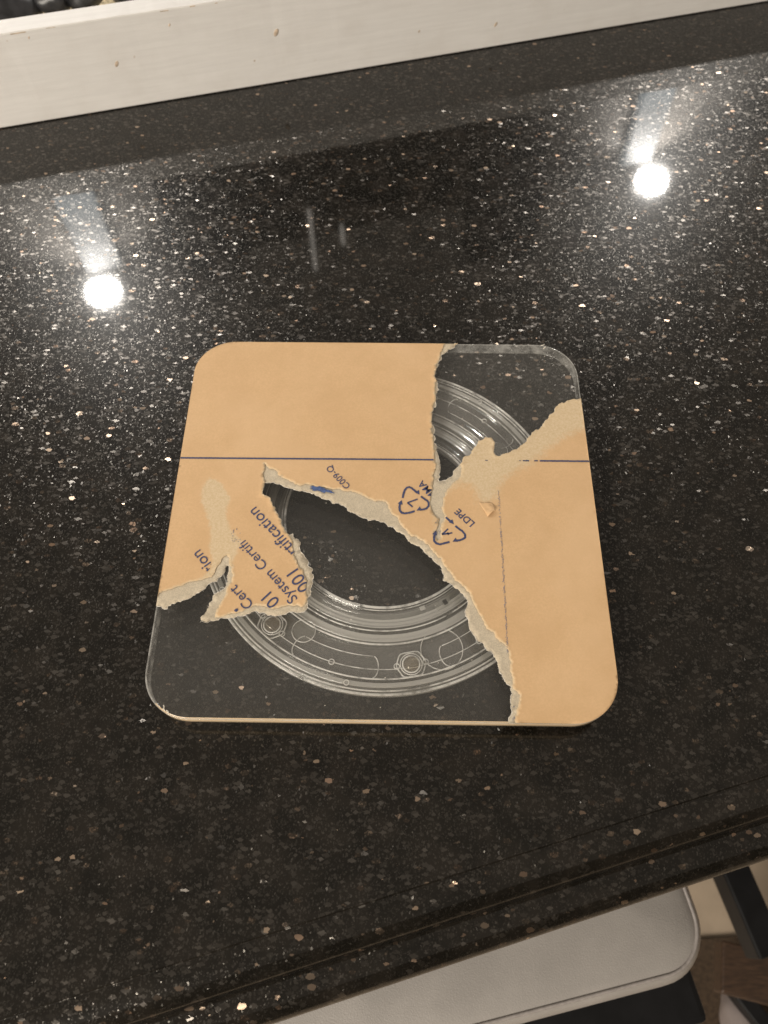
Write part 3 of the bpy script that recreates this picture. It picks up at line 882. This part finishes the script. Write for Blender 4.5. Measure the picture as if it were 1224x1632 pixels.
# faded stamped line running towards the viewer
bm = bmesh.new(); rd = random.Random(8)
A0, B0 = at(794.5, 783), at(809, 1041); D = (B0 - A0); dn = D.normalized(); sd_ = Vector((-dn.y, dn.x, 0))
nst = 120
for k in range(nst):
    if rd.random() < .12: continue
    c_ = A0 + D * ((k + rd.random() * .4) / nst); a = rd.uniform(-.9, .9) + (0 if k % 3 else 1.2); L = rd.uniform(.0005, .0015)
    c_ += sd_ * rd.uniform(-.0004, .0004)
    d_ = (dn * math.cos(a) + sd_ * math.sin(a)) * L / 2
    ribbon(bm, [(c_.x - d_.x, c_.y - d_.y), (c_.x + d_.x, c_.y + d_.y)], rd.uniform(.00016, .0004), ragged=.5, seed=k)
ink('stamped_line', bm, M['ink_faint'], clip=False, label='faded grey-blue stamped line running down the paper')

bm = bmesh.new(); rd = random.Random(12)
for px, py, L in ((262, 1127, 4), (268, 1134, 4), (262, 1131, 3), (868, 555, 4), (865, 551, 5)):
    p = at(px, py); a = rd.uniform(0, 3); r_ = L * .00028
    tube(bm, [(p.x - r_ * math.cos(a), p.y - r_ * math.sin(a), .0002), (p.x, p.y, .0005), (p.x + r_ * math.cos(a + .7), p.y + r_ * math.sin(a + .7), .0002)], .0003, 5)
for k in range(70):
    p = Vector((rd.uniform(-S, S), rd.uniform(-S, S), 0)); r_ = rd.uniform(.00012, .0003)
    if in_paper(np.array([[p.x, p.y]]))[0] or not inside(np.array([[p.x, p.y]]), rrect(0, 0, S - .003, S - .003, RAD, 8))[0]: continue
    bmesh.ops.create_icosphere(bm, subdivisions=1, radius=r_, matrix=Matrix.Translation((p.x, p.y, .0001)))
part('dust_speck', bm, M['deckle'], top_plate)['kind'] = 'stuff'

# ---- the bearing ring under the plate
CX, CY = 0.0, .0008
def rprof(r0, r1, z0, z1, ease=.0004, ridges=0, amp=.0004):
    """closed rounded profile; ridges on its top"""
    pts = [(r0 + ease, z0), (r1 - ease, z0), (r1, z0 + ease), (r1, z1 - ease)]
    nn = max(8, ridges * 8)
    for k in range(nn + 1):
        t = k / nn; r = r1 - ease - (r1 - r0 - 2 * ease) * t
        pts.append((r, z1 - (amp * .5 * (1 + math.cos(2 * math.pi * ridges * t + math.pi)) if ridges else 0)))
    pts += [(r0, z1 - ease), (r0, z0 + ease)]
    return pts
ZT = -TH - .0006; ZB = ZC + .0005
def ring(name, r0, r1, z0, z1, m, **k):
    bm = bmesh.new(); lathe(bm, rprof(r0, r1, z0, z1, **k), 288, CX, CY)
    return part(name, bm, M[m], None, True)
ring('raceway_plate', .0818, .1008, -.0135, -.0123, 'clear', ease=.0003)
rim = ring('outer_rim', .1010, .1100, ZB + .002, -.0118, 'clear', ridges=3, amp=.0022)
inner = ring('inner_ring', .0592, .0815, ZB, -.0112, 'clear', ridges=5, amp=.0020)
def subring(name, r0, r1, z0, z1, m, parent, **k):
    bm = bmesh.new(); lathe(bm, rprof(r0, r1, z0, z1, **k), 288, CX, CY)
    return part(name, bm, M[m], parent, True)
subring('rim_band', .1028, .1056, -.0113, -.0106, 'milky', rim, ease=.0003)
subring('rim_lip', .1086, .1100, -.0115, -.0106, 'lip', rim, ease=.0003)
subring('rim_lip', .1068, .1077, -.0113, -.0108, 'lip', rim, ease=.0002)
subring('rim_lip', .1004, .1012, -.0113, -.0104, 'lip', rim, ease=.0002)
subring('inner_lip', .0588, .0602, -.0110, -.0100, 'lip', inner, ease=.0003)
subring('inner_lip', .0611, .0615, -.0109, -.0103, 'lip', inner, ease=.00015)
subring('inner_band', .0668, .0718, -.0108, -.0100, 'milky', inner, ease=.0003, ridges=2, amp=.0004)
subring('inner_lip', .0731, .0738, -.0108, -.0101, 'lip', inner, ease=.0002)
subring('inner_band', .0757, .0800, -.0108, -.0099, 'milky', inner, ease=.0003, ridges=1, amp=.0004)
subring('inner_lip', .0808, .0817, -.0109, -.0101, 'lip', inner, ease=.0002)
subring('lower_flange', .1035, .1094, ZB, ZB + .0012, 'milky', rim, ease=.0003)
subring('lower_flange', .0603, .0655, ZB + .0001, ZB + .0014, 'milky', inner, ease=.0003)
subring('lower_flange', .0735, .0800, ZB + .0001, ZB + .0014, 'milky', inner, ease=.0003)
def pol(r, deg, z=-.0121): return (CX + r * math.cos(R(deg)), CY + r * math.sin(R(deg)), z)
bm = bmesh.new(); tube(bm, [pol(.0950, a * 1.25) for a in range(288)], .00028, 6, closed=True); part('track_line', bm, M['lip'], None, True)

H0 = -79.9; STEP = 360 / 7
rib_mesh = None
proto = None
for s in range(7):
    h = H0 + STEP * s
    # slot outline: a long capsule between two housings
    bm = bmesh.new()
    rc, hr = .0938, .0062
    a0, a1 = h + 10.9 + 1.5, h + 40.8 - 2.5
    da = math.degrees(hr / rc)
    tube(bm, [pol(rc - hr, a0 + (a1 - a0) * k / 24) for k in range(25)], .00024, 5)
    for cen, sg in ((a0, -1), (a1, 1)):
        tube(bm, [pol(rc + hr * math.cos(t), cen + sg * da * .55 * math.sin(t)) for t in [R(10 + 160 * k / 14) for k in range(15)]], .00034, 5)
    part('slot_rib', bm, M['lip'], None, True)
    # housing: a six-sided collar with two screw bosses and a clear ball
    hc = Vector(pol(.0935, h, -.0116))
    bm = bmesh.new()
    hx = []
    for k, (rx, ry) in enumerate(((.0085, .0), (.0052, .0068), (-.0052, .0068), (-.0085, 0), (-.0052, -.0068), (.0052, -.0068))):
        t = R(h + 90); hx.append((hc.x + rx * math.cos(t) - ry * math.sin(t), hc.y + rx * math.sin(t) + ry * math.cos(t), -.0112))
    P6 = [Vector(p) for p in hx]; ring6 = []
    for i in range(6):
        a, b, c_ = P6[i - 1], P6[i], P6[(i + 1) % 6]
        for q in (0.0, .5, 1.0):
            p1 = b.lerp(a, .2); p2 = b.lerp(c_, .2)
            ring6.append(p1.lerp(b, q).lerp(b.lerp(p2, q), q))
    prism(bm, [(p.x, p.y) for p in ring6], -.0120, -.0114)
    ho = part('ball_housing', bm, M['haze'], None, True)
    bm = bmesh.new(); tube(bm, ring6, .00040, 6, closed=True); part('housing_rim', bm, M['lip'], ho, True)
    bm = bmesh.new()
    for rr_, w_ in ((.0047, .0005), (.0060, .0003)):
        tube(bm, [(hc.x + rr_ * math.cos(t), hc.y + rr_ * math.sin(t), -.0110) for t in [R(12 * k) for k in range(30)]], w_, 6, closed=True)
    part('ball_collar', bm, M['lip'], ho, True)
    bm = bmesh.new(); bmesh.ops.create_uvsphere(bm, u_segments=28, v_segments=18, radius=.0045, matrix=Matrix.Translation((hc.x, hc.y, -.0128)))
    part('bearing_ball', bm, None, ho, True)
    for q in (-1, 1):
        c_ = Vector(pol(.0938, h + q * 4.9, -.0110)); bm = bmesh.new()
        tube(bm, [(c_.x + .0015 * math.cos(t), c_.y + .0015 * math.sin(t), c_.z) for t in [R(20 * k) for k in range(18)]], .0003, 5, closed=True)
        part('screw_boss', bm, M['lip'], ho, True)
    for ang, rr_, sz in ((h + 24.6, .0952, .0015), (h + 31, .1046, .0014)):
        c_ = Vector(pol(rr_, ang, -.0113 if rr_ < .1 else -.0104)); bm = bmesh.new()
        tube(bm, [(c_.x + sz * math.cos(t), c_.y + sz * math.sin(t), c_.z) for t in [R(20 * k) for k in range(18)]], .0003, 5, closed=True)
        part('moulding_boss', bm, M['lip'], None, True)
    # round pad recess next to the housing
    big = (s == 0)
    c_ = Vector(pol(.0896 if big else .0856, h + (11.8 if big else 10.5), -.0117)); rr_ = .0117 if big else .0066
    bm = bmesh.new()
    tube(bm, [(c_.x + rr_ * math.cos(t), c_.y + rr_ * math.sin(t), c_.z) for t in [R(9 * k) for k in range(40)]], .00028, 5, closed=True)
    pr = part('pad_recess', bm, M['lip'], None, True)
    if not big:
        bm = bmesh.new(); prism(bm, [(c_.x + rr_ * math.cos(R(15 * k)), c_.y + rr_ * math.sin(R(15 * k))) for k in range(24)], -.0122, -.0118)
        part('pad_disc', bm, M['haze'], pr, False)
# ball material: real glass
m, nt, out = mat('clear_ball'); N = NT(nt)
g = N.n('ShaderNodeBsdfGlass'); g.inputs['IOR'].default_value = 1.5; g.inputs['Roughness'].default_value = .03; g.inputs[0].default_value = (.98, .93, .86, 1)
dz_ = N.n('ShaderNodeBsdfDiffuse'); dz_.inputs[0].default_value = (.6, .55, .48, 1)
mx = N.n('ShaderNodeMixShader'); mx.inputs[0].default_value = .12; N.l(g.outputs[0], mx.inputs[1]); N.l(dz_.outputs[0], mx.inputs[2]); N.l(mx.outputs[0], out.inputs[0])
for o in bpy.data.objects:
    if o.name.startswith('bearing_ball'): o.data.materials.append(m)
# clip on the inner ring
c_ = Vector(pol(.0665, -58.7, -.0096)); bm = bmesh.new()
box(bm, (c_.x, c_.y, -.0100), (.0100, .0048, .0010), R(31), .0003); cl = part('ring_clip', bm, M['haze'], None)
bm = bmesh.new(); box(bm, (c_.x + .0012, c_.y + .0007, -.0094), (.0024, .0030, .0004), R(31), .0001); part('clip_slot', bm, M['dark_hole'], cl)
c_ = Vector(pol(.0640, -69, -.0096)); bm = bmesh.new(); box(bm, (c_.x, c_.y, -.0100), (.0032, .0026, .0008), R(21), .0003); part('ring_stop', bm, M['milky'], None)

# ================================================================ STOOLS
SZ = -.27
stool = empty('bar_stool', (0, 0, -.93)); tag(stool, 'white leather cushioned bar stool on a black frame, tucked under the worktop at lower right', 'bar stool')
def spart(name, bm, m, parent=None, smooth=False):
    o = obj(name, bm, m, None, smooth)
    if parent is None: o.parent = stool; o.location = (0, 0, .93)
    else: o.parent = parent
    return o
pc = at(1116, 1534, SZ); pf = at(777, 1623, SZ); us = (pc - pf); us.z = 0; us.normalize(); vs_ = Vector((us.y, -us.x, 0)); angs = math.atan2(us.y, us.x)
hs = .215
cen = pc - us * (hs - .008) - vs_ * (hs - .002)
def rr_at(d, r=.03): return rrect(cen.x, cen.y, hs - d, hs - d, max(.005, r - d), 10, angs)
bm = bmesh.new()
levs = [(.11, .0075), (.07, .0070), (.04, .0055), (.018, .0030), (.006, .0005), (0, -.002), (-.004, -.006), (-.008, -.014), (-.008, -.040), (-.004, -.050), (.01, -.056)]
rg = [[bm.verts.new((x, y, SZ + z)) for x, y in rr_at(d, .034)] for d, z in levs]
for a, b in zip(rg[:-1], rg[1:]):
    for i in range(len(a)): bm.faces.new((a[i], a[(i + 1) % len(a)], b[(i + 1) % len(a)], b[i]))
bm.faces.new(rg[0]); bm.faces.new(rg[-1][::-1])
cu = spart('cushion', bm, M['leather'], None, True)
for d, z, r in ((-.0008, -.0022, .0016), (-.0088, -.028, .0011)):
    bm = bmesh.new(); tube(bm, [(x, y, SZ + z) for x, y in rr_at(d, .034)], r, 6, closed=True); spart('piping', bm, M['piping'], cu, True)
bm = bmesh.new(); cc = cen + vs_ * .02
box(bm, (cc.x, cc.y, SZ - .10), (hs * 2 + .016, hs * 2 + .055, .055), angs, .006); spart('seat_frame', bm, M['black_wood'])
for a in (-1, 1):
    for b in (-1, 1):
        bm = bmesh.new(); q = cen + us * (a * (hs - .03)) + vs_ * (b * (hs - .02))
        box(bm, (q.x, q.y, (SZ - .13 - .93) / 2), (.036, .036, .93 + SZ - .13), angs, .003); spart('leg', bm, M['black_wood'])

# neighbouring chair: black rail, brown post (only its lower parts are in view)
ch = empty('side_chair', (.45, -.25, -.93)); tag(ch, 'dark chair frame with a black rail, cut off by the right edge of the photo', 'chair')
def cpart(name, bm, m):
    o = obj(name, bm, m); o.parent = ch; o.location = (-.45, .25, .93); return o
def bar(name, pl, pr, z, th, m, bev=.003):
    """box between two image segments (left side pl, right side pr) at height z"""
    a, b = at(*pl[0], z), at(*pl[1], z); c_, d = at(*pr[0], z), at(*pr[1], z)
    p = (a + c_) / 2; q = (b + d) / 2; ax = (q - p).normalized(); w = ((c_ - a) - ax * (c_ - a).dot(ax)).length
    p -= ax * .03 if name != 'brace' else ax * 0; mid = (p + q) / 2; bm = bmesh.new()
    box(bm, (mid.x, mid.y, z - th / 2), ((q - p).length, w, th), math.atan2(ax.y, ax.x), bev)
    return cpart(name, bm, m)
bar('rail', [(1143, 1369), (1213, 1536)], [(1185, 1356), (1255, 1512)], -.60, .04, M['black_wood'])
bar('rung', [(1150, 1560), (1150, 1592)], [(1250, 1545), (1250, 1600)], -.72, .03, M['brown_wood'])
bar('brace', [(1146, 1556), (1205, 1640)], [(1172, 1548), (1250, 1640)], -.80, .03, M['black_wood'])
bm = bmesh.new(); pm = [at(x, y, -.93) for x, y in ((1080, 1500), (1200, 1491), (1300, 1486), (1300, 1700), (1080, 1700))]  # dark sheet laid where shadow falls on the floor
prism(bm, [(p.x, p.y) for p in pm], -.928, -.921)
tag(obj('floor_shadow', bm, M['mat']), 'dark brown sheet drawn as the shadow on the beige floor below the white stool', 'mat')  # key and category mat stand for the floor shadow
bm = bmesh.new(); pm = [at(x, y, -.90) for x, y in ((1155, 1536), (1213, 1530), (1207, 1539), (1166, 1547))]  # pale slab drawn as a lit gap in the floor shadow
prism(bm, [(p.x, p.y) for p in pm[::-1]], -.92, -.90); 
tag(obj('lit_floor_sliver', bm, M['floor']), 'small pale slab drawn as the lit sliver of floor inside the shadow at right edge', 'strip')
bm = bmesh.new(); bmesh.ops.create_icosphere(bm, subdivisions=4, radius=1)
for v in bm.verts: v.co *= 1 + .08 * noise.noise(v.co * 2)
sh = obj('slipper', bm, M['shoe'], None, True); sh.location = at(1196, 1648, -.85); sh.scale = (.032, .055, .03); sh.rotation_euler = (0, 0, R(20))
tag(sh, 'rounded grey felt toe of a slipper peeking in at the bottom right corner', 'slipper')
